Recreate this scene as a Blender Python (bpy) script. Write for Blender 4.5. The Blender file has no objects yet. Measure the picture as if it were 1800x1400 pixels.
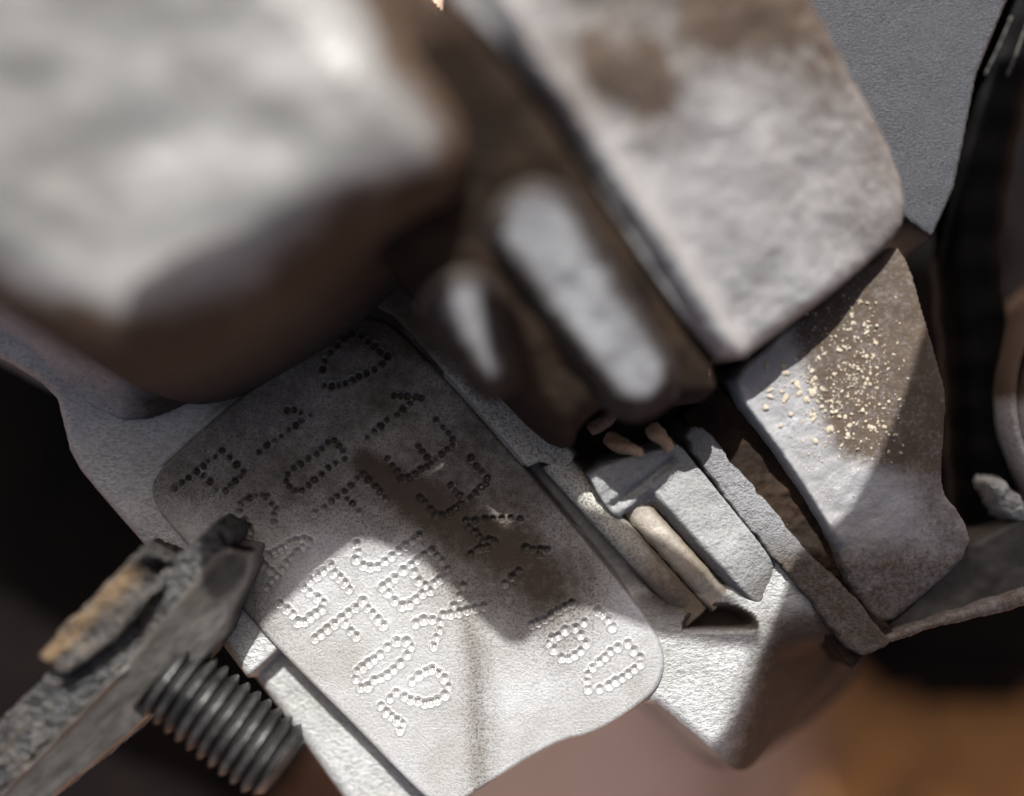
import bpy, math, random
import numpy as np
random.seed(4); RNG = np.random.RandomState(7)
S = bpy.context.scene
S.unit_settings.scale_length = 0.005          # one Blender unit stands for 5 mm

# ------------------------------------------------------------------ camera, sky, sun, exposure
H = 22.0                                       # lens height above the stamped pad
cam = bpy.data.cameras.new('camera'); cam.lens = 44.0; cam.sensor_width = 36.0
cam.clip_start = 0.1; cam.clip_end = 2000
cam.dof.use_dof = True; cam.dof.focus_distance = H; cam.dof.aperture_fstop = 0.018
co = bpy.data.objects.new('camera', cam); co.location = (0, 0, H); S.collection.objects.link(co); S.camera = co
K = 1.00                                       # metres travelled down the picture per metre of drop
sun_dir = np.array((-0.10, K, 1.0)); sun_dir /= np.linalg.norm(sun_dir)
elev = math.asin(sun_dir[2]); az = math.atan2(sun_dir[0], sun_dir[1])
w = bpy.data.worlds.new('World'); S.world = w; w.use_nodes = True
nt = w.node_tree; bg = nt.nodes['Background']
sky = nt.nodes.new('ShaderNodeTexSky'); sky.sky_type = 'NISHITA'; sky.sun_disc = False
sky.sun_elevation = elev; sky.sun_rotation = az
sky.air_density = 0.05; sky.dust_density = 1.5; sky.ozone_density = 0.0
nt.links.new(sky.outputs[0], bg.inputs[0]); bg.inputs[1].default_value = 0.15
sl = bpy.data.lights.new('sun', 'SUN'); sl.energy = 2.5; sl.angle = math.radians(0.5); sl.color = (1.0, 0.995, 0.99)
so = bpy.data.objects.new('sun', sl); S.collection.objects.link(so)
so.rotation_euler = (-math.atan2(math.hypot(sun_dir[0], sun_dir[1]), sun_dir[2]), 0, 0)
import mathutils
so.rotation_euler = mathutils.Vector(sun_dir).to_track_quat('Z', 'Y').to_euler()
S.view_settings.view_transform = 'Standard'; S.view_settings.look = 'None'
S.view_settings.exposure = 1.62; S.view_settings.gamma = 1.0

# ------------------------------------------------------------------ helpers
def W(u, v, z=0.0):
    f = (H - z) / H / 100.0
    return ((u - 900) * f, (700 - v) * f)

_lat = RNG.rand(256, 256)
def vnoise(x, y):
    xi = np.floor(x).astype(int); yi = np.floor(y).astype(int)
    fx = x - xi; fy = y - yi
    fx = fx*fx*(3-2*fx); fy = fy*fy*(3-2*fy)
    a = _lat[xi % 256, yi % 256]; b = _lat[(xi+1) % 256, yi % 256]
    c = _lat[xi % 256, (yi+1) % 256]; d = _lat[(xi+1) % 256, (yi+1) % 256]
    return (a*(1-fx)+b*fx)*(1-fy)+(c*(1-fx)+d*fx)*fy - 0.5
def fbm(x, y, f, o=4, ox=0.0):
    r = 0; a = 1.0
    for k in range(o):
        r = r + a*vnoise(x*f+17.3*k+ox, y*f-9.1*k+ox*1.7); f *= 2.03; a *= 0.52
    return r
def sstep(a, b, t):
    t = np.clip((t-a)/(b-a), 0, 1); return t*t*(3-2*t)
def px(x, y):
    return 900+100*x, 700-100*y

def sdist(X, Y, poly):
    """signed distance to a closed polygon, positive outside"""
    p = np.array(poly, float); n = len(p)
    d = np.full(X.shape, 1e9); ins = np.zeros(X.shape, bool)
    for i in range(n):
        ax, ay = p[i]; bx, by = p[(i+1) % n]
        ex, ey = bx-ax, by-ay
        L = ex*ex+ey*ey
        if L < 1e-12: continue
        t = np.clip(((X-ax)*ex+(Y-ay)*ey)/L, 0, 1)
        d = np.minimum(d, np.hypot(X-ax-t*ex, Y-ay-t*ey))
        if ay != by:
            c = ((ay > Y) != (by > Y)) & (X < (bx-ax)*(Y-ay)/(by-ay)+ax)
            ins ^= c
    return np.where(ins, -d, d)
def seg_d(X, Y, a, b):
    ex, ey = b[0]-a[0], b[1]-a[1]
    t = np.clip(((X-a[0])*ex+(Y-a[1])*ey)/(ex*ex+ey*ey), 0, 1)
    return np.hypot(X-a[0]-t*ex, Y-a[1]-t*ey), t
def chaikin(p, n=2):
    for _ in range(n):
        q = []
        for i in range(len(p)):
            a = np.array(p[i], float); b = np.array(p[(i+1) % len(p)], float)
            q += [a*.75+b*.25, a*.25+b*.75]
        p = q
    return [tuple(a) for a in p]
def capsule(a, b, ra, rb=None, n=14):
    rb = ra if rb is None else rb
    a = np.array(a, float); b = np.array(b, float)
    t = math.atan2(*(b-a)[::-1]); out = []
    for i in range(n+1):
        th = t+math.pi/2+math.pi*i/n; out.append((a[0]+ra*math.cos(th), a[1]+ra*math.sin(th)))
    for i in range(n+1):
        th = t-math.pi/2+math.pi*i/n; out.append((b[0]+rb*math.cos(th), b[1]+rb*math.sin(th)))
    return out

def link_mesh(name, V, F, mat, parent=None, smooth=True, attrs=None, loc=None, normals=None):
    L = np.array(parent.location if parent is not None and loc is None else (loc if loc is not None else (0, 0, 0)))
    if parent is not None and parent.parent is not None and loc is None:
        L = np.array(parent.parent.location)
    me = bpy.data.meshes.new(name)
    V = np.asarray(V, np.float64) - L
    me.from_pydata(V.tolist() if len(V) < 2 else V, [], F if isinstance(F, list) else F.tolist())
    if smooth: me.polygons.foreach_set('use_smooth', [True]*len(me.polygons))
    for k, a in (attrs or {}).items():
        at = me.attributes.new(k, 'FLOAT', 'POINT'); at.data.foreach_set('value', np.asarray(a, np.float32))
    me.materials.append(mat)
    if normals is not None: me.normals_split_custom_set_from_vertices(normals.tolist())
    me.update()
    o = bpy.data.objects.new(name, me); S.collection.objects.link(o)
    if parent is not None: o.parent = parent
    elif loc is not None: o.location = loc
    return o

def thing(name, label, cat, loc=(0, 0, 0), group=None):
    o = bpy.data.objects.new(name, None); S.collection.objects.link(o)
    o.location = loc; o['label'] = label; o['category'] = cat; o.empty_display_size = .3
    if group: o['group'] = group
    return o

def field(poly, zt, res, rnd, wall, base, rag=0.0, ragf=3.0, rough=0.02, rf=1.5, seed=0.0):
    """height field over a polygon: a top surface, a rounded shoulder, a wall down to base"""
    p = np.array(poly)
    x0, y0 = p.min(0)-wall-res*2; x1, y1 = p.max(0)+wall+res*2
    xs = np.arange(x0, x1, res); ys = np.arange(y0, y1, res)
    X, Y = np.meshgrid(xs, ys, indexing='ij')
    sd = sdist(X, Y, poly)
    if rag: sd = sd + rag*fbm(X, Y, ragf, 4, seed+3)
    Zt = zt(X, Y) if callable(zt) else np.full(X.shape, float(zt))
    Zt = Zt + rough*fbm(X, Y, rf, 5, seed)
    t = np.clip((sd+rnd)/max(rnd, 1e-6), 0, 1)
    drop = rnd*(1-np.sqrt(np.maximum(0, 1-(t*0.985)**2)))
    Z = Zt-drop
    B = base(X, Y) if callable(base) else base
    wt = np.clip(sd/max(wall, 1e-6), 0, 1)
    Z = np.where(sd > 0, Z*(1-wt)+np.minimum(B, Z)*wt, Z)
    keep = sd <= wall+res*1.5
    return X, Y, Z, sd, keep
def grid_faces(keep):
    nx, ny = keep.shape
    idx = np.arange(nx*ny).reshape(nx, ny)
    k = keep[:-1, :-1] & keep[1:, :-1] & keep[1:, 1:] & keep[:-1, 1:]
    return np.stack([idx[:-1, :-1][k], idx[1:, :-1][k], idx[1:, 1:][k], idx[:-1, 1:][k]], 1)
def compact(V, F):
    used = np.unique(F); m = np.full(len(V), -1); m[used] = np.arange(len(used))
    return used, m[F]
def plane_of(pts):
    P = np.array([W(*p)+(p[2],) for p in pts])
    A = np.c_[P[:, :2], np.ones(len(P))]
    c = np.linalg.lstsq(A, P[:, 2], rcond=None)[0]
    return lambda x, y: c[0]*x+c[1]*y+c[2]
def patch(name, outline, zt, mat, parent, res=.05, rnd=.3, wall=.2, base=-1.0, zref=0.0, smooth_it=2, dirt=None, post=None, **kw):
    """outline in picture measurements at the height each corner stands (u, v[, z])"""
    poly = [W(q[0], q[1], q[2] if len(q) > 2 else zref) for q in outline]
    if smooth_it: poly = chaikin(poly, smooth_it)
    if zt == 'plane': zt = plane_of(outline)
    X, Y, Z, sd, keep = field(poly, zt, res, rnd, wall, base, **kw)
    if post is not None: Z = post(X, Y, Z, sd)
    F = grid_faces(keep); V = np.stack([X.ravel(), Y.ravel(), Z.ravel()], 1)
    used, F = compact(V, F)
    at = {}
    D = dirt(X, Y, Z, sd) if dirt is not None else np.zeros(X.shape)
    at['dirt'] = np.clip(D, 0, 1).ravel()[used]
    return link_mesh(name, V[used], F, mat, parent, attrs=at)

# ------------------------------------------------------------------ materials
def mat_new(name):
    m = bpy.data.materials.new(name); m.use_nodes = True
    t = m.node_tree; b = t.nodes['Principled BSDF']; return m, t, b
def N(t, kind, **kw):
    n = t.nodes.new('ShaderNode'+kind)
    for k, v in kw.items(): setattr(n, k, v)
    return n
def noise_node(t, co_, scale, detail=4, rough=.6, dist=0.0):
    n = N(t, 'TexNoise'); n.inputs['Scale'].default_value = scale; n.inputs['Detail'].default_value = detail
    n.inputs['Roughness'].default_value = rough; n.inputs['Distortion'].default_value = dist
    t.links.new(co_, n.inputs['Vector']); return n.outputs['Fac']
def ramp(t, fac, stops):
    r = N(t, 'ValToRGB'); e = r.color_ramp.elements
    while len(e) < len(stops): e.new(.5)
    for i, (p, c) in enumerate(stops):
        e[i].position = p; e[i].color = (c, c, c, 1) if isinstance(c, (int, float)) else (*c, 1)
    t.links.new(fac, r.inputs[0]); return r.outputs[0]
def mixc(t, fac, a, b, mode='MIX'):
    m = N(t, 'Mix', data_type='RGBA', blend_type=mode)
    for s, val in ((m.inputs[0], fac), (m.inputs[6], a), (m.inputs[7], b)):
        if hasattr(val, 'is_linked'): t.links.new(val, s)
        elif isinstance(val, (int, float)): s.default_value = val
        else: s.default_value = (*val, 1)
    return m.outputs[2]
def math_(t, op, a, b=0.0):
    m = N(t, 'Math', operation=op); m.use_clamp = False
    for s, val in ((m.inputs[0], a), (m.inputs[1], b)):
        if hasattr(val, 'is_linked'): t.links.new(val, s)
        else: s.default_value = val
    return m.outputs[0]
def cast_metal(name, base, pale, dirtc, metallic=.35, rough=.5, grain=14.0, bump=.25, speck=.5, dirt_amt=1.0, spot=(.05, .035, .025), stretch=(1, 1, 1), blot=.7, bdist=.05, spec=.5, rot=0.0, spd=0.0):
    """sand-cast metal: mottled tone, fine grain, dirt and painted shade that follow the attribute 'dirt' broken up by noise"""
    m, t, b = mat_new(name)
    tc = N(t, 'TexCoord'); mp = N(t, 'Mapping'); mp.inputs['Scale'].default_value = stretch
    vr = N(t, 'VectorRotate'); vr.rotation_type = 'Z_AXIS'; vr.inputs['Angle'].default_value = rot
    t.links.new(tc.outputs['Object'], vr.inputs[0]); t.links.new(vr.outputs[0], mp.inputs[0]); c = mp.outputs[0]
    big = noise_node(t, c, blot, 5, .6, .4); fine = noise_node(t, c, grain, 3, .75); mid = noise_node(t, c, grain*.28, 4, .7)
    col = mixc(t, ramp(t, big, [(.36, 0), (.66, 1)]), base, pale)
    sp = ramp(t, fine, [(.40, 0), (.56, 1)])
    at = N(t, 'Attribute'); at.attribute_name = 'dirt'
    sa = math_(t, 'MINIMUM', math_(t, 'ADD', math_(t, 'MULTIPLY', at.outputs['Fac'], spd), speck), .95)
    col = mixc(t, math_(t, 'MULTIPLY', math_(t, 'SUBTRACT', 1.0, sp), sa), col, spot)
    br = math_(t, 'ADD', at.outputs['Fac'], math_(t, 'MULTIPLY', math_(t, 'SUBTRACT', mid, .5), .55))
    br = math_(t, 'ADD', br, math_(t, 'MULTIPLY', math_(t, 'SUBTRACT', fine, .5), 1.2))
    dm = math_(t, 'MULTIPLY', ramp(t, br, [(.12, 0), (.88, 1)]), dirt_amt)
    dcol = mixc(t, fine, tuple(x*.5 for x in dirtc), dirtc)
    col = mixc(t, dm, col, dcol)
    t.links.new(col, b.inputs['Base Color'])
    t.links.new(math_(t, 'MULTIPLY', math_(t, 'SUBTRACT', 1.0, dm), metallic), b.inputs['Metallic'])
    rr = math_(t, 'ADD', math_(t, 'ADD', math_(t, 'MULTIPLY', mid, .25), rough-.12), math_(t, 'MULTIPLY', dm, .3))
    t.links.new(rr, b.inputs['Roughness'])
    b.inputs['Specular IOR Level'].default_value = spec
    bp = N(t, 'Bump'); bp.inputs['Strength'].default_value = bump; bp.inputs['Distance'].default_value = bdist
    t.links.new(math_(t, 'ADD', fine, math_(t, 'MULTIPLY', mid, .8)), bp.inputs['Height'])
    t.links.new(bp.outputs[0], b.inputs['Normal'])
    return m
def plain(name, c1, c2, scale, rough=.6, metallic=0.0, bump=.2, bscale=None, spec=.5, stretch=(1, 1, 1)):
    m, t, b = mat_new(name)
    tc = N(t, 'TexCoord'); mp = N(t, 'Mapping'); mp.inputs['Scale'].default_value = stretch
    t.links.new(tc.outputs['Object'], mp.inputs[0]); c = mp.outputs[0]
    n = noise_node(t, c, scale, 5, .6, .3)
    t.links.new(mixc(t, ramp(t, n, [(.35, 0), (.65, 1)]), c1, c2), b.inputs['Base Color'])
    b.inputs['Roughness'].default_value = rough; b.inputs['Metallic'].default_value = metallic
    b.inputs['Specular IOR Level'].default_value = spec
    bp = N(t, 'Bump'); bp.inputs['Strength'].default_value = bump; bp.inputs['Distance'].default_value = .05
    t.links.new(noise_node(t, c, bscale or scale*4, 4), bp.inputs['Height']); t.links.new(bp.outputs[0], b.inputs['Normal'])
    return m
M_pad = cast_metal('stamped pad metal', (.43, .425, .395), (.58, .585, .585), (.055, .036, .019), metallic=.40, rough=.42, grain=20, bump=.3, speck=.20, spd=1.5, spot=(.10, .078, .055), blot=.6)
M_punch = cast_metal('bare punched metal', (.42, .41, .385), (.60, .60, .59), (.05, .038, .026), metallic=.45, rough=.30, grain=12, bump=.04, speck=.15, spot=(.2, .16, .13), blot=.6)
M_base = cast_metal('cast aluminium', (.38, .38, .36), (.50, .505, .50), (.055, .038, .025), metallic=.35, rough=.5, grain=17, bump=.65, speck=.40, spd=.8, spot=(.12, .105, .08), stretch=(.7, 1, 1))
M_flange = cast_metal('dull grey flange', (.22, .22, .22), (.31, .31, .315), (.08, .055, .035), metallic=.2, rough=.55, grain=15, bump=.8, speck=.5, spot=(.09, .085, .08), bdist=.08)
M_rib3 = cast_metal('pale oxidised casting', (.27, .275, .265), (.36, .365, .36), (.10, .075, .05), metallic=.05, rough=.7, grain=16, bump=.8, speck=.4, spot=(.12, .11, .10), bdist=.06)
M_rib = cast_metal('gritty cast rib', (.52, .50, .42), (.60, .58, .51), (.16, .12, .08), metallic=.15, rough=.6, grain=22, bump=.45, speck=.75, spot=(.07, .06, .045))
M_tan = cast_metal('tan dusted cast rib', (.30, .26, .20), (.40, .365, .31), (.11, .08, .05), metallic=.15, rough=.6, grain=19, bump=.35, speck=.45, spot=(.14, .10, .07))
M_boss = cast_metal('smooth cast boss', (.19, .19, .178), (.34, .34, .328), (.060, .034, .016), metallic=.45, rough=.46, grain=4, bump=.5, speck=.15, spot=(.2, .17, .14), blot=.5)
M_pill = cast_metal('cast rib metal', (.29, .295, .30), (.43, .44, .445), (.022, .014, .009), metallic=.15, rough=.5, grain=8, bump=.4, speck=.3, spot=(.12, .11, .10), blot=1.3)
M_hous = cast_metal('housing metal', (.35, .35, .342), (.42, .423, .42), (.085, .058, .038), metallic=.25, rough=.36, grain=9, bump=.6, speck=.35, spot=(.15, .125, .11), blot=.6, stretch=(.22, 1, 1), rot=.95)
M_face = cast_metal('dusty housing face', (.30, .298, .292), (.40, .40, .405), (.10, .070, .046), metallic=.3, rough=.5, grain=13, bump=.4, speck=.2, spot=(.17, .14, .13))
M_shaded_grime = cast_metal('shaded brown grime', (.014, .009, .006), (.036, .022, .013), (.02, .012, .008), metallic=0, rough=.8, grain=9, bump=.5, speck=.4, spot=(.012, .008, .006), blot=1.5, spec=.15)  # grime darkened to carry the shade of web and channel in its colour
M_black = plain('black rubber', (.002, .002, .002), (.004, .0036, .0034), 3, rough=.6, bump=.3, spec=.06)
M_gap = plain('flat black', (.003, .0025, .0025), (.008, .005, .004), .4, rough=.8, bump=.1, spec=.08)
M_blue = plain('blue grey textured paint', (.036, .038, .043), (.085, .088, .095), 30, rough=.36, metallic=.2, bump=1.0, bscale=34, stretch=(.7, 1.2, 1))

# ------------------------------------------------------------------ the ground far below
def sheet(name, x0, x1, y0, y1, z, mat, n=2):
    V = [(x0, y0, z), (x1, y0, z), (x1, y1, z), (x0, y1, z)]
    return link_mesh(name, V, [(0, 1, 2, 3)], mat, None, smooth=False)
m, t, b = mat_new('lit and shaded red earth')
tc = N(t, 'TexCoord'); c = tc.outputs['Object']
n1 = noise_node(t, c, .16, 3, .5, .5); n2 = noise_node(t, c, 1.5, 5, .6)
sx = N(t, 'SeparateXYZ'); t.links.new(c, sx.inputs[0])
wob = math_(t, 'ADD', sx.outputs['X'], math_(t, 'MULTIPLY', math_(t, 'SUBTRACT', n1, .5), 9.0))
mr = N(t, 'MapRange'); mr.inputs['From Min'].default_value = -6.0; mr.inputs['From Max'].default_value = 14.0
t.links.new(wob, mr.inputs['Value'])
colr_n = N(t, 'ValToRGB'); e = colr_n.color_ramp.elements  # ramp paints sunlit peach and shaded brown into the ground colour
for q in range(3): e.new(.5)
for i, (p_, c_) in enumerate([(0.0, (.20, .09, .04)), (.22, (.97, .68, .50)), (.42, (.90, .62, .50)), (.62, (.66, .40, .27)), (.80, (.58, .26, .075))]):
    e[i].position = p_; e[i].color = (*c_, 1)
t.links.new(mr.outputs[0], colr_n.inputs[0]); colr = colr_n.outputs[0]
colr = mixc(t, math_(t, 'MULTIPLY', ramp(t, noise_node(t, c, .55, 4, .6, .8), [(.42, 0), (.62, 1)]), math_(t, 'MINIMUM', math_(t, 'MAXIMUM', math_(t, 'MULTIPLY', math_(t, 'SUBTRACT', sx.outputs['X'], 2.0), .09), .06), .75)), colr, (.13, .06, .03)); t.links.new(colr, b.inputs['Base Color']); b.inputs['Roughness'].default_value = .9
g = sheet('ground', -400, 400, -400, 400, -14.0, m); g['kind'] = 'structure'

# ------------------------------------------------------------------ engine block
block = thing('engine_block', 'dirty grey cast aluminium engine block with dot-punched number pad and big blurred boss', 'engine block', (0, 0, -3))
PADP = [(560, 595), (590, 568), (625, 553), (665, 558), (700, 578), (740, 618), (930, 830), (1100, 1037), (1148, 1100), (1170, 1150), (1166, 1195), (1140, 1232),
        (1045, 1294), (980, 1304), (830, 1398), (785, 1430), (740, 1400), (610, 1265), (490, 1146), (440, 1090), (300, 928), (272, 895), (262, 855), (285, 818), (390, 722)]
PADW = [W(*q) for q in PADP]
D1 = np.array((.67, -.74)); D2 = np.array((-.74, -.67))
def along(X, Y, o, d):
    ox, oy = W(*o); return (X-ox)*d[0]+(Y-oy)*d[1]
def base_z(X, Y):
    U, V = px(X, Y)
    z = np.full(X.shape, -.10)
    s = along(X, Y, (490, 1146), D1); q = along(X, Y, (490, 1146), D2)      # lower-left step of the pad
    z = z-.42*sstep(-.06, .10, s)*sstep(-.4, -.1, q)*(1-sstep(6, 7, q))
    s2 = along(X, Y, (925, 822), D1); q2 = -along(X, Y, (925, 822), D2)     # slot to the right of the pad
    z = z-.55*sstep(-.05, .08, s2)*sstep(-.25, -.1, q2)*(1-sstep(2.5+.9*sstep(.1, .5, q2), 3.1+1.0*sstep(.1, .5, q2), s2))
    pit = np.hypot((U-1085)/95, (V-745)/70)
    z = z-1.2*(1-sstep(.7, 1.25, pit))
    hole = np.hypot((U-1268)/66, (V-1108)/40)
    z = z-.55*(1-sstep(.6, 1.05, hole))*(1-sstep(1104, 1113, V))
    z = z-2.2*sstep(1290, 1560, U+.35*(V-1200))*sstep(1110, 1180, V)
    bank = sstep(120, 330, (760-V)+(560-U)*.35)*(U < 700)
    z = z+.35*bank
    z = z+.07*np.exp(-(seg_d(X, Y, W(282, 815), W(392, 716))[0]/.05)**2)
    return z
BASEP = [(-400, 430), (0, 625), (95, 688), (104, 745), (116, 808), (180, 886), (250, 964), (330, 1068), (420, 1185), (560, 1375), (690, 1560), (735, 1500), (785, 1434), (830, 1401), (900, 1352), (980, 1308),
         (1045, 1297), (1095, 1268), (1146, 1237), (1180, 1266), (1225, 1302), (1300, 1373), (1332, 1386), (1370, 1368), (1440, 1320), (1500, 1272), (1545, 1225), (1560, 1160), (1440, 1050), (1250, 800), (1150, 560), (900, 300), (600, 0), (-400, -200)]
def base_dirt_shade(X, Y, Z, sd):
    U, V = px(X, Y)
    d = 1.05*(1-sstep(560, 720, V+np.abs(U-640)*.45))            # crust round the top corner of the pad
    d = np.maximum(d, .98*sstep(1270, 1400, U+.25*(V-1150))*sstep(1040, 1110, V))  # lower-right lobe painted dark for its shade
    d = np.maximum(d, (np.hypot((U-1085)/110, (V-745)/85) < 1.25)*.95)
    d = np.maximum(d, (np.hypot((U-1268)/70, (V-1108)/46) < 1.0)*(V < 1110)*1.1)  # recess painted dark for the shadow at the rib end
    d = np.maximum(d, .95*np.exp(-((U-1195)/85)**2-((V-1050)/42)**2))
    d = np.maximum(d, .55*(1-sstep(.02, .3, np.abs(along(X, Y, (945, 815), D2)+.18)))*(V > 815)*(V < 1075)*(U > 900))
    d = np.maximum(d, .75*sstep(330, 480, U-.6*(V-740))*(V < 760)*(U < 780))
    return d
patch('block_face', BASEP, base_z, M_base, block, res=.04, rnd=.22, wall=.5, base=-3.0, smooth_it=1, rough=.03, rf=1.2, dirt=base_dirt_shade)

# dots read off the pad, one list per character
def Z1(p): return [(200+a/3, 450+b_/3) for a, b_ in p]
def Z2(p): return [(600+a/3.112, 600+b_/3.112) for a, b_ in p]
def Z3(p): return [(400+a/2.8, 850+b_/2.8) for a, b_ in p]
def Z4(p): return [(800+a/3.112, 900+b_/3.112) for a, b_ in p]
CH = [
 Z1([(1110,680),(1150,686),(1183,680),(1220,672),(1255,655),(1292,635),(1330,615),(1370,595),(1412,568),(1442,528),(1405,505),(1375,470),(1345,448),(1310,412),(1255,405),(1215,432),(1178,468),(1140,508),(1112,550),(1098,600)]),
 Z1([(915,815),(950,815),(985,825),(1040,840),(990,865),(960,890),(920,915),(880,950),(845,975),(805,1000),(765,1035)]),
 Z1([(570,1030),(540,1062),(495,1085),(470,1112),(435,1140),(395,1170),(358,1200),(318,1230),(610,1065),(645,1100),(680,1140),(668,1165),(640,1190),(615,1215),(588,1240),(472,1160),(505,1190),(540,1235)]),
 Z1([(1160,975),(1130,985),(1100,1015),(1065,1045),(1025,1070),(985,1100),(950,1125),(915,1155),(908,1190),(925,1218),(955,1242),(990,1240),(1027,1210),(1057,1185),(1095,1155),(1132,1120),(1167,1098),(1213,1070),(1210,1030),(1185,1000)]),
 Z1([(1480,735),(1515,738),(1552,738),(1590,745),(1620,750),(1560,780),(1525,810),(1495,842),(1440,868),(1408,900),(1375,928),(1338,958)]),
 Z2([(520,430),(558,470),(585,505),(610,535),(608,570),(580,595),(550,620),(515,645),(490,665),(470,690),(435,705),(405,725),(370,747),(330,747),(305,715),(278,680),(255,645),(420,578),(445,605),(467,638)]),
 Z2([(710,640),(740,685),(768,718),(797,748),(792,780),(765,803),(735,830),(705,855),(655,890),(628,915),(595,935),(550,952),(515,950),(490,917),(455,885),(430,855),(597,790),(622,820),(650,847)]),
 Z2([(785,975),(830,975),(880,968),(930,968),(980,970),(680,985),(732,985),(700,1015),(735,1045),(752,1070),(775,1097),(810,1085),(832,1098),(800,1127),(765,1130),(740,1142),(710,1165)]),
 Z2([(1010,1130),(1050,1138),(1090,1138),(1125,1142),(970,1258),(935,1290),(895,1325),(1085,1162)]),
 Z2([(85,752),(120,730),(147,762),(185,797),(207,825),(240,857)]),
 Z3([(430,145),(475,120),(510,95),(540,67),(575,40),(605,12),(587,77),(612,100),(645,140)]),
 Z3([(85,87),(110,75),(140,65),(165,62),(190,67),(62,107),(57,142),(85,180),(105,215),(112,243),(108,268),(218,105),(240,127),(228,157),(225,190)]),
 Z3([(375,275),(402,288),(335,285),(300,300),(265,320),(235,338),(200,355),(165,375),(130,387),(182,405),(215,435),(243,458),(367,310),(342,337),(315,365),(290,395),(268,425),(220,480),(200,510)]),
 Z3([(635,300),(642,340),(635,375),(665,405),(700,412),(740,407),(775,385),(810,360),(845,327),(880,305),(912,280),(945,255)]),
 Z3([(505,405),(470,432),(440,455),(405,477),(375,510),(402,535),(440,560),(472,585),(465,620),(435,637),(410,657),(380,682),(345,682),(320,642),(290,617),(257,590),(525,440),(550,465),(575,490),(600,520)]),
 Z3([(765,510),(792,490),(825,465),(867,430),(917,440),(942,480),(975,505),(1020,490),(1045,470),(790,540),(820,575),(860,602),(895,592),(930,570),(962,543),(1000,528)]),
 Z3([(967,350),(1005,330),(1030,355),(1055,385),(1080,422),(1088,448),(935,375),(905,400)]),
 Z3([(430,762),(460,740),(490,715),(525,690),(565,660),(595,635),(630,610),(665,580),(690,615),(715,642),(740,670),(765,697),(580,687),(605,725),(632,752)]),
 Z3([(925,690),(965,672),(1010,670),(1050,682),(1045,722),(1030,760),(1015,800),(1062,650),(1100,642),(1140,635),(1180,625),(1220,615),(1262,605),(1115,603),(1140,558),(1160,505)]),
 Z3([(830,780),(880,777),(905,805),(885,842),(850,882),(820,915),(787,940),(755,957),(722,968),(692,1000),(655,1007),(632,962),(640,925),(667,905),(692,885),(720,865),(750,840),(787,805)]),
 Z3([(910,977),(940,945),(975,925),(1007,915),(1040,930),(1067,962),(1085,1000),(1070,1040),(1032,1067),(1000,1077),(970,1082),(938,1072),(903,1065),(870,1048),(830,1027),(800,1060),(757,1095),(780,1125),(807,1147),(832,1167),(857,1182),(850,1217)]),
 Z4([(640,500),(600,517),(565,537),(525,562),(490,590),(455,602),(420,618),(660,637),(600,650),(565,677),(530,690),(515,722),(540,752),(580,802),(620,800),(655,782),(690,760),(715,720),(690,672),(780,540),(807,562),(842,592),(857,632),(705,605)]),
 Z4([(890,740),(850,762),(820,792),(790,820),(755,850),(730,890),(725,930),(727,970),(790,970),(840,950),(880,925),(915,907),(950,885),(982,860),(1012,832),(1010,798),(980,760),(945,718)]),
]
res = .02
X, Y, Z, sd, keep = field(chaikin(PADW, 2), 0.0, res, .09, .10, -.9, rough=.012, rf=.8, seed=5)
Z = np.where(sd > .10, -.9, Z)
own = np.full(X.shape, -1); dz = np.zeros(X.shape)
for ci, dots in enumerate(CH):
    for (u, v) in dots:
        cx, cy = W(u, v); cx += random.uniform(-.008, .008); cy += random.uniform(-.008, .008)
        r = random.uniform(.064, .086); dep = r*random.uniform(.85, 1.25)
        i0 = int((cx-.2-X[0, 0])/res); j0 = int((cy-.2-Y[0, 0])/res); sl_ = (slice(i0, i0+21), slice(j0, j0+21))
        d = np.hypot(X[sl_]-cx, Y[sl_]-cy)
        bowl = -dep*np.maximum(0, 1-(d/r)**1.6)*(d < r)
        rim = .012*np.exp(-((d-r*1.1)/.02)**2)
        dz[sl_] = np.where(bowl < 0, np.minimum(dz[sl_], bowl), np.where(dz[sl_] < 0, dz[sl_], np.maximum(dz[sl_], rim)))
        own[sl_] = np.where(d < r*1.02, ci, own[sl_])
U0, V0 = px(X, Y); Z = Z+dz-.012*np.exp(-((U0-(812+38*np.tanh((V0-1040)/60.)+.03*(V0-1100)))/5)**2)*(V0 > 950)
gx, gy = np.gradient(Z, res); NRM = np.stack([-gx, -gy, np.ones_like(Z)], -1); NRM /= np.linalg.norm(NRM, axis=-1, keepdims=True)
U_, V_ = px(X, Y)
pd = .42*sstep(900, 620, 0*U_)+0
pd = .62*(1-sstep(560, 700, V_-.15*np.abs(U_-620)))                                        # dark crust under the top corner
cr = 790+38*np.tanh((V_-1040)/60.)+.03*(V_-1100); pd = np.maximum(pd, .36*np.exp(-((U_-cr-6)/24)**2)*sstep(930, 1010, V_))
ls, lt_ = seg_d(X, Y, W(640, 815), W(960, 1030)); pd = np.maximum(pd, .72*np.exp(-(ls/(.38+.65*lt_))**2))   # streak painted for the deeper shade beside the sunlit patch
pd = np.maximum(pd, .66*np.exp(-((U_-915-.2*(V_-1015))/150)**2-((V_-1015)/85)**2))                         # rusty deposit, deepened to paint the V-shaped shadow
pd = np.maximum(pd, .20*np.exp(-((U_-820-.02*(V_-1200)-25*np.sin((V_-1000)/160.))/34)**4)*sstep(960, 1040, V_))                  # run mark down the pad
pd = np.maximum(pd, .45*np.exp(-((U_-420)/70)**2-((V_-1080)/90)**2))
up = sstep(1060, 860, V_-.10*(U_-700)); pd = np.maximum(pd*1.15, .40*up)+.18*up+.04+(.10+.16*up)*fbm(X, Y, .9, 4, 40)  # grimy film on the upper pad, darkened to stand in for shade
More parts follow.
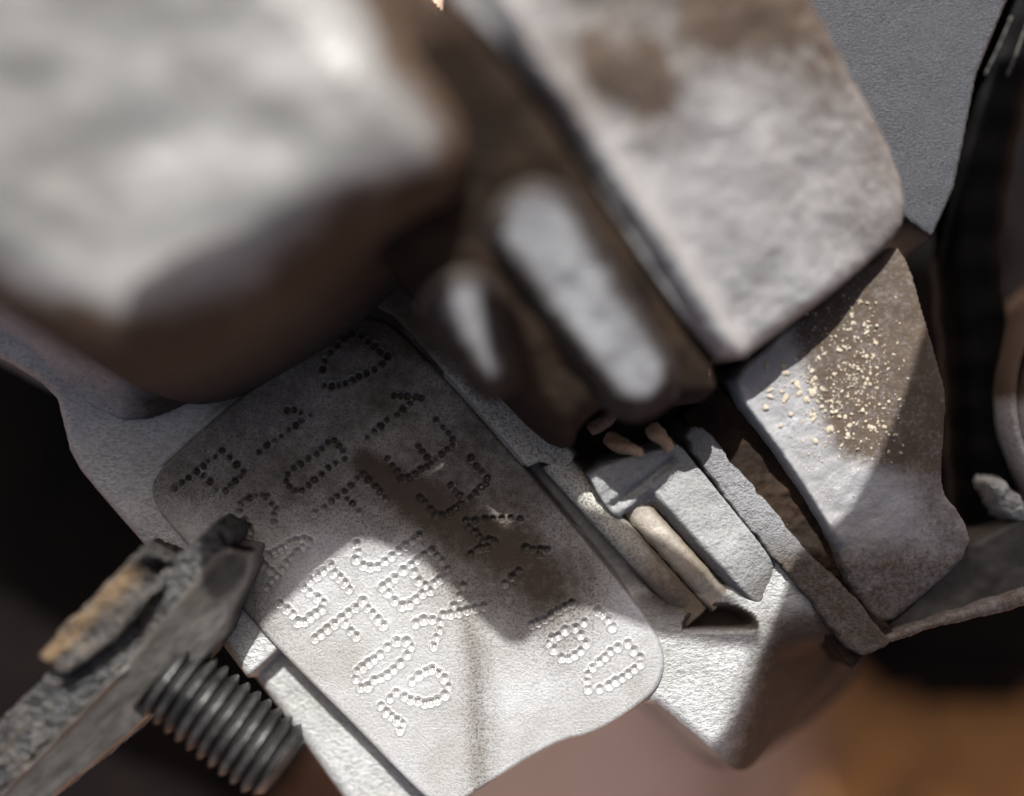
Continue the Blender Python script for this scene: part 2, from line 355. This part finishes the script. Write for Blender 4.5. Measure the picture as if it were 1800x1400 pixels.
F = grid_faces(keep); V = np.stack([X.ravel(), Y.ravel(), Z.ravel()], 1); NR = NRM.reshape(-1, 3)
fo = own.ravel()[F]; fch = np.where((fo >= 0).sum(1) >= 2, fo.max(1), -1)
used, Fc = compact(V, F[fch < 0])
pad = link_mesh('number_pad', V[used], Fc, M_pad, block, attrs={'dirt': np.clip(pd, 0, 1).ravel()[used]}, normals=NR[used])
for ci in range(len(CH)):
    if not (fch == ci).any(): continue
    used, Fc = compact(V, F[fch == ci])
    link_mesh('stamped_character', V[used], Fc, M_punch, pad, attrs={'dirt': np.clip(pd+.34*up*sstep(.01, .06, -dz), 0, 1).ravel()[used]}, normals=NR[used])  # pits painted darker where the upper pad lies in shade

# ribs beside the pad
patch('cast_rib', [(626, 478), (720, 478), (800, 565), (920, 690), (1010, 800), (1000, 830), (950, 812), (926, 822), (728, 594), (690, 555), (650, 536)], .10, M_rib, block, res=.03, rnd=.07, wall=.04, base=-.8, smooth_it=0, rough=.03, rf=4, dirt=lambda X, Y, Z, sd: .95*sstep(.1, 1.2, Y)+.12)
def fade(x, y, o, s0, s1, k): return -k*sstep(s0, s1, along(x, y, o, D1))
RO = np.array(W(957, 824)); RN = np.array((.74, .67))
def sq_of(X, Y): return (X-RO[0])*D1[0]+(Y-RO[1])*D1[1], (X-RO[0])*RN[0]+(Y-RO[1])*RN[1]
def at_sq(pts):
    out = []
    for a, q in pts:
        p = RO+a*D1+q*RN; out.append((900+100*p[0], 700-100*p[1]))
    return out
def bank_z(X, Y):
    a, q = sq_of(X, Y)
    z1 = -.14+.28*np.sqrt(np.maximum(0, 1-((q-.22)/.27)**2))-.42*sstep(2.7, 4.0, a)
    z2 = -.14+.17*np.sqrt(np.maximum(0, 1-((q-.72)/.26)**2))-.34*sstep(3.0, 4.2, a)
    z3 = -.14+.38*sstep(.93, 1.16, q)-.10*sstep(1.2, 1.9, q)-.52*sstep(3.6, 4.65, a)
    z = np.maximum(np.maximum(z1, z2), np.where(q > .93, z3, -.14))
    return z-.10*sstep(3.2, 4.6, a)*(q < .5)
kw = dict(res=.025, rnd=.004, base=-.9, smooth_it=0, rf=4)
patch('cast_rib', at_sq([(.0, -.01), (.08, -.03), (3.8, -.03), (3.8, .47), (.0, .47)]), bank_z, M_rib, block, wall=.05, rough=.03, seed=2, dirt=lambda X, Y, Z, sd: .10+.75*sstep(1.4, 3.0, sq_of(X, Y)[0])+.4*sstep(.36, .47, sq_of(X, Y)[1]), **kw)
patch('cast_rib', at_sq([(.9, .47), (3.9, .47), (3.9, .97), (.9, .97)]), bank_z, M_tan, block, wall=.02, rough=.03, seed=8, dirt=lambda X, Y, Z, sd: .15+.6*sstep(.10, .26, np.abs(sq_of(X, Y)[1]-.72))+.5*sstep(3.4, 4.3, sq_of(X, Y)[0]), **kw)
def lug_z(X, Y):
    a, q = sq_of(X, Y)
    e = np.maximum(sstep(.93, 1.18, q), 1-sstep(1.35, 1.9, a))
    z = -.14+.38*e-.10*sstep(1.2, 1.9, q)-.50*sstep(3.2, 4.9, a)
    d, t = seg_d(X, Y, W(1078, 888), W(1178, 812))
    return z+.12*(1-sstep(.9, 1.7, a))-.17*np.exp(-(d/.10)**2)-.05*np.exp(-((d-.25)/.12)**2)
patch('cast_rib', [(1032, 834), (1058, 818), (1100, 803), (1150, 791), (1188, 780), (1203, 792)]+at_sq([(4.75, 1.86), (4.6, .97), (1.9, .97), (1.6, .80)])+[(1085, 912), (1062, 890), (1045, 862)], lug_z, M_rib3, block, res=.025, rnd=.05, wall=.05, base=-.9, smooth_it=0, rough=.035, rf=4, seed=12,
      dirt=lambda X, Y, Z, sd: .10+.6*(1-sstep(.98, 1.2, sq_of(X, Y)[1]))*sstep(1.5, 1.9, sq_of(X, Y)[0])+.6*sstep(3.6, 4.4, sq_of(X, Y)[0]))

# upper-left boss: tall, towards the lens
BOSS = [(-500, 300, 4.2), (-150, 450, 4), (0, 550, 3.9), (130, 640, 3.8), (250, 675, 3.7), (400, 605, 3.7), (540, 510, 3.8), (640, 415, 4.0), (735, 350, 4.2), (795, 325, 4.3), (835, 240, 4.5), (805, 110, 4.8), (720, -40, 5.2), (640, -300, 5.8), (-500, -300, 5.8)]
def boss_z(x, y):
    z = 4.3+.16*(y-1.4)+.05*(-x-2.5)
    a = W(490, 0, 5.2); b_ = W(790, 340, 4.4)
    n = np.array((b_[1]-a[1], -(b_[0]-a[0]))); n /= np.linalg.norm(n)
    e = -((x-a[0])*n[0]+(y-a[1])*n[1])
    return z-.40*np.maximum(0, e)+.17*fbm(x*.8+y*.5, y*.9-x*.3, .5, 3, 2)
patch('boss', BOSS, boss_z, M_boss, block, res=.06, rnd=1.25, wall=.45, base=-.4, smooth_it=2, rough=.03, rf=1.2,
      dirt=lambda X, Y, Z, sd: np.maximum(1.15*sstep(-1.15, -.2, sd+.5*fbm(X, Y, .7, 3, 55)), .08))  # brown dirt on shoulder and walls, partly painted shade of the underside
SK = [(-500, 380), (0, 628), (95, 690), (160, 715), (232, 748), (330, 712), (460, 640), (560, 560), (600, 300), (300, 200), (-500, 0)]
patch('boss_skirt', SK, lambda x, y: 0*x, M_base, block, res=.05, rnd=.1, wall=.1, base=-2, smooth_it=1, rough=.05, rf=2, seed=4,
      post=lambda X, Y, Z, sd: np.where(sd < 0, .05+Z+2.9*sstep(0, 2.6, -sd), Z),
      dirt=lambda X, Y, Z, sd: .12+.95*sstep(-7.2, -5.8, X-.25*Y))

# dark web between the two big castings
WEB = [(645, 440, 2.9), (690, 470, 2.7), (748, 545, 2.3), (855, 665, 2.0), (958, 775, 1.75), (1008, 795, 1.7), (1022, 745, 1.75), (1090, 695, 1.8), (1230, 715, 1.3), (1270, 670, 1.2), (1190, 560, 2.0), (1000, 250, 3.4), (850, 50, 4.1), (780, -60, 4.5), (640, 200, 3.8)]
patch('web', WEB, 'plane', M_shaded_grime, block, res=.05, rnd=.35, wall=.12, base=-1.0, smooth_it=1, rough=.15, rf=1.0)
def pz(x, y): return 3.6-.62*(x-.3)+.18*(y-2.0)
def pill_dirt(X, Y, Z, sd):
    return 1.15*sstep(-.45, .03, sd)+.15+.3*fbm(X, Y, 1.1, 3, 77)
patch('rounded_rib', [q+(2.9,) for q in capsule((945, 408), (1132, 658), 84, 70)], lambda x, y: plane_of(WEB)(x, y)+.34, M_pill, block, res=.04, rnd=.30, wall=.12, base=lambda x, y: plane_of(WEB)(x, y)-.05, smooth_it=0, rough=.12, rf=1, dirt=pill_dirt)
patch('rounded_rib', [q+(2.6,) for q in capsule((815, 540), (866, 652), 62, 36)], lambda x, y: plane_of(WEB)(x, y)+.34, M_pill, block, res=.04, rnd=.30, wall=.12, base=lambda x, y: plane_of(WEB)(x, y)-.05, smooth_it=0, dirt=pill_dirt)

# ------------------------------------------------------------------ gearbox housing right of the seam
house = thing('gearbox_housing', 'pale cast gearbox housing bolted beside the engine block, smeared with brown dirt', 'gearbox', (5, 0, -3))
HOU = [(965, 190, 3.19), (1100, 420, 2.35), (1200, 565, 1.79), (1274, 655, 1.33), (1420, 552, 1.3), (1570, 437, 1.23), (1618, 372, 1.3), (1606, 280, 1.51), (1520, 130, 1.93), (1440, -10, 2.35), (1380, -120, 2.7), (760, -160, 4.24), (780, 0, 3.89), (880, 85, 3.54)]
def house_post(X, Y, Z, sd):
    d, t = seg_d(X, Y, W(790, -60, 3.8), W(1262, 640, 1.45))
    return Z+.34*np.exp(-((d-.30)/.24)**2)*(sd < 0)-.030*np.maximum(0, d-.8)**2
def house_dirt_shade(X, Y, Z, sd):
    a = W(1040, 100, 3.4)
    X0, Y0 = X, Y; X = X+1.1*fbm(X0, Y0, .9, 4, 81); Y = Y+.9*fbm(X0, Y0, .9, 4, 83)
    d = 1.0*np.exp(-((X-a[0])/1.0)**2-((Y-a[1]-.25+.10*(X-a[0]))/.85)**2)
    b_ = W(1300, 60, 2.6); d = np.maximum(d, .75*np.exp(-((X-b_[0])/2.0)**2-((Y-b_[1]-.3)/.85)**2))
    X, Y = X0, Y0
    r_, _t = seg_d(X, Y, W(790, -60, 3.8), W(1262, 640, 1.45)); d = d+.14+.36*sstep(1.0, 4.2, r_)+.16*fbm(X, Y, .8, 3, 61)  # painted darker to the right as the light falls off from the ridge
    return np.maximum(d, .95*sstep(-.10, .03, sd))  # grime on edges and walls also carries the shade of the sides
patch('housing_dome', HOU, 'plane', M_hous, house, res=.022, rnd=.28, wall=.20, base=-2.6, smooth_it=1, rough=.16, rf=.8, post=house_post, dirt=house_dirt_shade)
FACE = [(1276, 680), (1300, 640), (1560, 425), (1590, 470), (1612, 545), (1640, 630), (1660, 700), (1655, 780), (1650, 858), (1690, 905), (1712, 965), (1640, 1040), (1560, 1112), (1520, 1070), (1480, 1010), (1468, 962), (1440, 905), (1370, 800)]
def face_z(x, y):
    U, V = px(x, y)
    return .32-.05*(x-4.5)+.05*(y+1)-.25*sstep(960, 1120, V)
def face_post(X, Y, Z, sd):
    d, t = seg_d(X, Y, W(1284, 692), W(1462, 945))
    return Z+.10*np.exp(-((d-.06)/.10)**2)
def face_dirt(X, Y, Z, sd):
    U, V = px(X, Y)
    d = .78*sstep(1350, 1400, U-.35*(V-560))*(1-sstep(770, 830, V-.25*(U-1450)))
    d = np.maximum(d, .5*sstep(1540, 1600, U-.2*(V-700)))
    return np.maximum(d+.10, .75*sstep(900, 1000, V))
patch('housing_face', FACE, face_z, M_face, house, res=.035, rnd=.12, wall=.16, base=-1.6, smooth_it=1, rag=.018, ragf=6, rough=.03, rf=3, post=face_post, dirt=face_dirt, seed=20)
patch('flange', [(1198, 772), (1215, 750), (1245, 752), (1275, 800), (1345, 880), (1398, 945), (1432, 985), (1490, 1035), (1556, 1118), (1568, 1134), (1500, 1156), (1455, 1098), (1300, 908)], .10, M_flange, house, res=.03, rnd=.05, wall=.05, base=-.8, smooth_it=1, rag=.05, ragf=6, rough=.02, rf=6, seed=31,
      dirt=lambda X, Y, Z, sd: .15+.65*sstep(-2.3, -3.0, Y))
patch('channel', [(1200, 730), (1265, 675), (1290, 700), (1380, 815), (1475, 960), (1580, 1120), (1500, 1180), (1440, 1110), (1390, 1000)], -.18, M_shaded_grime, house, res=.04, rnd=.05, wall=.05, base=-1.2, smooth_it=0, rough=.12, rf=3)
patch('lower_panel', [(1560, 1115), (1640, 1045), (1715, 965), (1830, 905), (1850, 1050), (1700, 1090)], -.35, plain('dull dark panel', (.028, .026, .022), (.05, .047, .04), 2, rough=.7), house, res=.05, rnd=.06, wall=.05, base=-1.5, smooth_it=0, rough=.08, rf=2)
patch('lower_lip', [(1545, 1124), (1640, 1092), (1740, 1060), (1840, 1030), (1840, 1058), (1740, 1085), (1640, 1108), (1550, 1138)], -.05, M_face, house, res=.03, rnd=.10, wall=.08, base=-1.5, smooth_it=1, rag=.04, ragf=5, rough=.02, rf=4, dirt=lambda X, Y, Z, sd: .75+0*X)

# dried crumbs on the face
def ico(c, r):
    a = (1+5**.5)/2
    v = np.array([(-1, a, 0), (1, a, 0), (-1, -a, 0), (1, -a, 0), (0, -1, a), (0, 1, a), (0, -1, -a), (0, 1, -a), (a, 0, -1), (a, 0, 1), (-a, 0, -1), (-a, 0, 1)])/1.9
    f = [(0, 11, 5), (0, 5, 1), (0, 1, 7), (0, 7, 10), (0, 10, 11), (1, 5, 9), (5, 11, 4), (11, 10, 2), (10, 7, 6), (7, 1, 8), (3, 9, 4), (3, 4, 2), (3, 2, 6), (3, 6, 8), (3, 8, 9), (4, 9, 5), (2, 4, 11), (6, 2, 10), (8, 6, 7), (9, 8, 1)]
    v = v*(1+.5*(RNG.rand(12, 1)-.5))*np.array((r*RNG.uniform(.8, 1.7), r*RNG.uniform(.5, 1.1), r*.4))
    th = RNG.rand()*6.28; R = np.array([[math.cos(th), -math.sin(th), 0], [math.sin(th), math.cos(th), 0], [0, 0, 1]])
    return v@R.T+np.array(c), f
VV, FF = [], []
def crumb(u, v, r, z):
    x, y = W(u, v, z); vv, f = ico((x, y, z), r); o = len(VV)
    VV.extend(vv.tolist()); FF.extend([tuple(o+i for i in q) for q in f])
for (cu, cv, su, sv, n, rr) in [(1400, 690, 22, 22, 26, .065), (1455, 740, 28, 22, 24, .05), (1510, 600, 20, 40, 36, .04), (1530, 640, 35, 40, 36, .035), (1480, 720, 40, 40, 40, .03), (1540, 760, 30, 25, 16, .035), (1450, 660, 25, 20, 12, .04), (1500, 560, 15, 25, 10, .035)]:
    for _ in range(n):
        u = random.gauss(cu, su); v = random.gauss(cv, sv)
        x, y = W(u, v)
        crumb(u, v, rr*random.uniform(.35, 1.05), float(face_z(np.array(x), np.array(y)))+.02)
for _ in range(420):
    u = random.gauss(1490, 60); v = random.gauss(680, 75)
    x, y = W(u, v)
    if 1370 < u < 1590 and u < 1640-.0*v and v > 520+.0*u: crumb(u, v, random.uniform(.008, .022), float(face_z(np.array(x), np.array(y)))+.015)
cr = link_mesh('dirt_crumbs', np.array(VV), FF, plain('dried yellow dirt', (.36, .30, .21), (.52, .46, .36), 6, rough=.9), None, smooth=False)
cr['kind'] = 'stuff'; cr['label'] = 'pale yellow dirt crumbs stuck on the housing face'; cr['category'] = 'dirt'

# ------------------------------------------------------------------ rough blue-grey panel top right
pn = patch('textured_panel', [(1250, -150), (1330, 30), (1470, 300), (1640, 420), (1680, 330), (1720, 130), (1790, -40), (1840, -150)], -.3, M_blue, None, res=.05, rnd=.1, wall=.15, base=-2.5, zref=-.3, smooth_it=0, rough=.03, rf=2)
pn['label'] = 'blue grey rough painted panel behind the housing at the top right'; pn['category'] = 'panel'

# ------------------------------------------------------------------ black hose and things at the right
def tube(path, radii, n=28, closed=True, mod=None):
    P = np.array(path, float); m_ = len(P); V = []; F = []
    T = np.gradient(P, axis=0); T /= np.linalg.norm(T, axis=1, keepdims=True)
    up = np.array((0, 0, 1.0))
    for i in range(m_):
        a = np.cross(up, T[i]); a /= np.linalg.norm(a); b2 = np.cross(T[i], a)
        for k in range(n):
            th = 2*math.pi*k/n; r = radii[i]*(1 if mod is None else mod(i, th))
            V.append(P[i]+r*(math.cos(th)*a+math.sin(th)*b2))
    for i in range(m_-1):
        for k in range(n):
            F.append((i*n+k, i*n+(k+1) % n, (i+1)*n+(k+1) % n, (i+1)*n+k))
    F.append(tuple(range(n-1, -1, -1))); F.append(tuple((m_-1)*n+k for k in range(n)))
    return np.array(V), F
def spline(pts, n=60):
    P = np.array(pts, float); t = np.linspace(0, len(P)-1, n); out = []
    for q in t:
        i = min(int(q), len(P)-2); f = q-i
        p0, p1, p2, p3 = P[max(i-1, 0)], P[i], P[i+1], P[min(i+2, len(P)-1)]
        out.append(.5*((2*p1)+(-p0+p2)*f+(2*p0-5*p1+4*p2-p3)*f*f+(-p0+3*p1-3*p2+p3)*f**3))
    return np.array(out)
hp = spline([W(u, v, -1.6)+(-1.6,) for u, v in [(1900, -250), (1800, 0), (1735, 200), (1700, 430), (1715, 650), (1728, 850), (1760, 1010)]], 110)
Vh, Fh = tube(hp, [.62+.02*math.sin(i*.9) for i in range(110)], 36, mod=lambda i, th: 1+.03*math.cos(6*th))
ho = link_mesh('hose', Vh, Fh, M_black, None)
for q in ([(1778, 30), (1752, 90), (1731, 132)], [(1806, 40), (1786, 95), (1770, 135)]):  # pale strips added to paint highlights on the hose
    ps = spline([W(u, v, -.98)+(-.98,) for u, v in q], 24)
    Vs, Fs = tube(ps, [.022+.004*math.sin(i*1.3) for i in range(24)], 8)
    link_mesh('highlight_streak', Vs, Fs, plain('pale highlight', (.02, .019, .017), (.13, .125, .11), 12, rough=.9), ho, loc=(0, 0, 0))
ho['label'] = 'black rubber hose running down the right side past the housing'; ho['category'] = 'hose'
# ribbed pulley at the right edge
cx, cy = W(2030, 700, -.6)
prof = [(0.2, -.9), (1.2, -.7), (1.75, -.5), (1.9, -.30), (2.05, -.28), (2.12, -.70), (2.22, -.72), (2.29, -.26), (2.40, -.26), (2.46, -.72), (2.55, -.74), (2.60, -.34), (2.70, -.40), (2.76, -1.0), (2.74, -2.2)]
V = []; F = []; n = 160
for r, z in prof:
    for k in range(n):
        a = 2*math.pi*k/n; V.append((cx+r*math.cos(a), cy+r*math.sin(a), z))
for i in range(len(prof)-1):
    for k in range(n): F.append((i*n+k, i*n+(k+1) % n, (i+1)*n+(k+1) % n, (i+1)*n+k))
F.append(tuple(range(n)))
pu = link_mesh('pulley', np.array(V), F, cast_metal('worn pulley metal', (.42, .39, .36), (.55, .53, .5), (.1, .06, .035), grain=10, speck=.4, metallic=.3), None, attrs={'dirt': [1.0-float(sstep(680, 730, 700-100*p[1])) if p[0] < 20 else 0 for p in V]})
pu['label'] = 'worn grey grooved pulley rim cut off by the right edge'; pu['category'] = 'pulley'
lt = patch('lint_tuft', [(1745, 850), (1775, 845), (1830, 900), (1830, 935), (1790, 915)], -.25, plain('pale lint', (.22, .22, .20), (.38, .38, .36), 5, rough=.95, bump=.8), None, res=.025, rnd=.25, wall=.05, base=-.9, rag=.15, ragf=4, rough=.15, rf=4)
lt['label'] = 'pale fluffy tuft of lint below the pulley rim'; lt['category'] = 'lint'

# black sheets added below to paint in the unlit gaps
ts = patch('shade_sheet', [(-900, 300), (300, 560), (520, 1250), (430, 1420), (80, 1700), (-900, 1800)], -7.0, M_gap, None, res=.3, rnd=.3, wall=.3, base=-8, zref=-7, smooth_it=1)
ts['label'] = 'flat black shade sheet added to fill the dark left of the engine block'; ts['category'] = 'shade sheet'
ts = patch('shade_sheet', [(1450, 0), (1550, -500), (2700, -500), (2700, 1150), (1900, 1190), (1720, 1215), (1570, 1190), (1400, 900)], -8.0, M_gap, None, res=.3, rnd=.3, wall=.3, base=-9, zref=-8, smooth_it=1)
ts['label'] = 'flat black shade sheet added to fill the dark behind hose and pulley'; ts['category'] = 'shade sheet'

# ------------------------------------------------------------------ dry scraps caught in the hollow
M_leaf = plain('dry brown leaf', (.30, .185, .11), (.50, .34, .23), 7, rough=.8)
def scrap(pts, r, label):
    p = spline([W(u, v, z)+(z,) for u, v, z in pts], 16)
    Vs, Fs = tube(p, [r*(.35+.9*math.sin(math.pi*(.12+.8*i/15))) for i in range(16)], 10, mod=lambda i, th: 1+.35*math.cos(2*th+i*.3)+.1*math.sin(5*th+i))
    o = link_mesh('dry_twig', Vs, Fs, M_leaf, None); o['label'] = label; o['category'] = 'twig'; o['group'] = 'dry scraps caught in the hollow'
scrap([(1036, 758, -.2), (1068, 735, -.15), (1102, 706, -.1)], .11, 'upper straight tan twig slanting across the dark hollow')
scrap([(1066, 768, -.1), (1098, 786, .2), (1128, 796, .5)], .12, 'low flat tan scrap lying against the pale lug')
scrap([(1142, 750, .2), (1160, 768, .35), (1180, 790, .5)], .12, 'thick tan scrap standing at the seam end of the hollow')

# ------------------------------------------------------------------ rusty bracket and threaded stud, lower left
br = thing('metal_bracket', 'crusted rusty metal bracket reaching in from the lower left corner', 'bracket', W(150, 1250, 1.6)+(.4,))
M_crust = cast_metal('crusted steel', (.028, .029, .03), (.085, .085, .082), (.15, .092, .038), metallic=.45, rough=.30, grain=8, bump=1.0, speck=.6, spot=(.015, .014, .014), blot=1.6, bdist=.1)
M_bar = cast_metal('worn tan steel', (.10, .095, .085), (.22, .21, .19), (.10, .065, .035), metallic=.5, rough=.32, grain=10, bump=.35, speck=.45, spot=(.05, .04, .03), blot=1.4, bdist=.06, stretch=(.3, 1, 1), rot=-.80)
def bar_z(x, y):
    return 2.45+0*x
patch('bar_top', [(-120, 1390), (75, 1190), (270, 1020), (300, 985), (380, 915), (412, 935), (400, 985), (215, 1178), (0, 1392), (-120, 1500)], 1.02, M_crust, br, res=.03, rnd=.06, wall=.04, base=-.2, zref=1.02, smooth_it=0, rag=.04, ragf=4, rough=.06, rf=4,
      dirt=lambda X, Y, Z, sd: .10+.3*fbm(X, Y, 1.3, 3, 5))
patch('bar_side', [(-120, 1500), (5, 1388), (213, 1176), (378, 975), (400, 962), (442, 970), (436, 1005), (385, 1125), (290, 1238), (95, 1402), (-60, 1520)], lambda x, y: 1.12-.42*np.clip(along(x, y, (330, 1055), np.array((.70, -.71))), 0, 2), M_bar, br, res=.03, rnd=.08, wall=.04, base=-.2, zref=1.02, smooth_it=0, rag=.03, ragf=4, rough=.02, rf=2,
      post=lambda X, Y, Z, sd: Z+.12*np.exp(-(seg_d(X, Y, W(0, 1390, 1.02), W(213, 1178, 1.02))[0]/.09)**2), dirt=lambda X, Y, Z, sd: .16+.25*fbm(X, Y, 1.3, 3, 9))
patch('lug', [(70, 1150), (100, 1110), (195, 1015), (248, 966), (292, 990), (285, 1030), (200, 1130), (105, 1190)], 1.34, M_crust, br, res=.025, rnd=.08, wall=.04, base=.3, zref=1.30, smooth_it=0, rag=.06, ragf=4, rough=.10, rf=3, seed=7,
      dirt=lambda X, Y, Z, sd: .20+.62*np.exp(-(seg_d(X, Y, W(90, 1150, 1.30), W(230, 1010, 1.30))[0]/.16)**2),
      post=lambda X, Y, Z, sd: Z-.6*np.exp(-np.hypot(X-W(272, 1008, 1.30)[0], Y-W(272, 1008, 1.30)[1])**2/.05))

patch('end_notch', [(366, 968), (384, 930), (404, 958), (441, 968), (400, 978)], 1.03, M_black, br, res=.02, rnd=.03, wall=.02, base=.9, zref=1.05, smooth_it=0, rough=.02)
# stud
bz = .52
A = np.array(W(285, 1182, bz)+(bz,)); B = np.array(W(497, 1352, bz)+(bz-.1,))
ax = (B-A)/np.linalg.norm(B-A); L = np.linalg.norm(B-A)
e1 = np.cross(ax, (0, 0, 1)); e1 /= np.linalg.norm(e1); e2 = np.cross(ax, e1)
n = 96; R0 = .76; pitch = .235; nt_ = 300; V = []; F = []; DW = []
for i in range(nt_):
    tt = L*i/(nt_-1)
    for k in range(n):
        th = 2*math.pi*k/n
        ph = (tt/pitch-k/n) % 1.0
        tri = abs(ph*2-1)
        prof_ = min(1, max(0, (tri-.10)/.78))
        nick = .5+.5*math.sin(th*9+tt*5+3*math.sin(tt*2.3+th))*math.sin(tt*11+th*3)
        r = R0-.15*(1-prof_)-.012*nick
        DW.append(min(1, max(0, 1.30-1.25*prof_+.25*(nick-.5))))
        r = min(r, R0-.02-max(0, tt-(L-.22))*.9)
        r *= 1+.006*math.sin(th*7+tt*3)
        V.append(A+ax*tt+r*(math.cos(th)*e1+math.sin(th)*e2))
for i in range(nt_-1):
    for k in range(n): F.append((i*n+k, i*n+(k+1) % n, (i+1)*n+(k+1) % n, (i+1)*n+k))
F.append(tuple((nt_-1)*n+k for k in range(n))); F.append(tuple(range(n-1, -1, -1)))
M_stud = cast_metal('oily dark steel thread', (.03, .03, .03), (.15, .146, .138), (.010, .009, .008), metallic=.75, rough=.27, grain=9, bump=.5, speck=.55, spot=(.03, .03, .03), blot=2.2)
st = link_mesh('threaded_stud', np.array(V), F, M_stud, None, attrs={'dirt': DW})
st['label'] = 'dark oily threaded stud sticking out of the rusty bracket'; st['category'] = 'stud'

# ------------------------------------------------------------------ unseen plates added and cut to shape the shade on pad and housing
M_steel = plain('dark steel', (.05, .05, .05), (.09, .085, .08), 1, rough=.5, metallic=.4)
def slab(name, pts, z, th, mat):
    p = chaikin(pts, 1); n = len(p)
    V = [(x, y, z) for x, y in p]+[(x, y, z+th) for x, y in p]
    F = [tuple(range(n-1, -1, -1)), tuple(range(n, 2*n))]+[(i, (i+1) % n, n+(i+1) % n, n+i) for i in range(n)]
    return link_mesh(name, np.array(V), F, mat, None, smooth=False)
GZ = 12.0
def cast(pts):
    return [(W(u, v)[0]-.10*GZ, W(u, v)[1]+K*GZ) for u, v in pts]
TONGUE = [(395, 1125), (440, 1090), (520, 1016), (595, 942), (640, 920), (700, 945), (745, 965), (790, 1008), (850, 1072), (905, 1118), (950, 1072), (1010, 1038), (1080, 1058), (1140, 1082), (1240, 1098), (1335, 1106), (1335, 1085), (1240, 1000), (1130, 930), (1040, 905),
          (985, 890), (955, 850), (930, 800), (884, 800), (880, 842), (903, 912), (892, 926), (872, 916), (840, 850), (834, 802), (790, 812), (700, 850), (612, 895), (500, 925), (380, 1010)]
sb = slab('pad_shade_plate', cast(TONGUE), GZ, .25, M_steel); sb['label'] = 'dark steel plate added out of view to shade the number pad'; sb['category'] = 'bracket'
G2 = [(1800, -80), (1725, 170), (1680, 330), (1640, 540), (1565, 780), (1470, 950), (1405, 960), (1360, 1090), (1345, 1125), (1290, 1260), (1235, 1320), (1180, 1420), (2500, 1420), (2500, -80)]
sb = slab('housing_shade_plate', cast(G2), GZ, .25, M_steel); sb['label'] = 'dark steel bonnet added out of view to shade the lower right of the engine'; sb['category'] = 'shade plate'
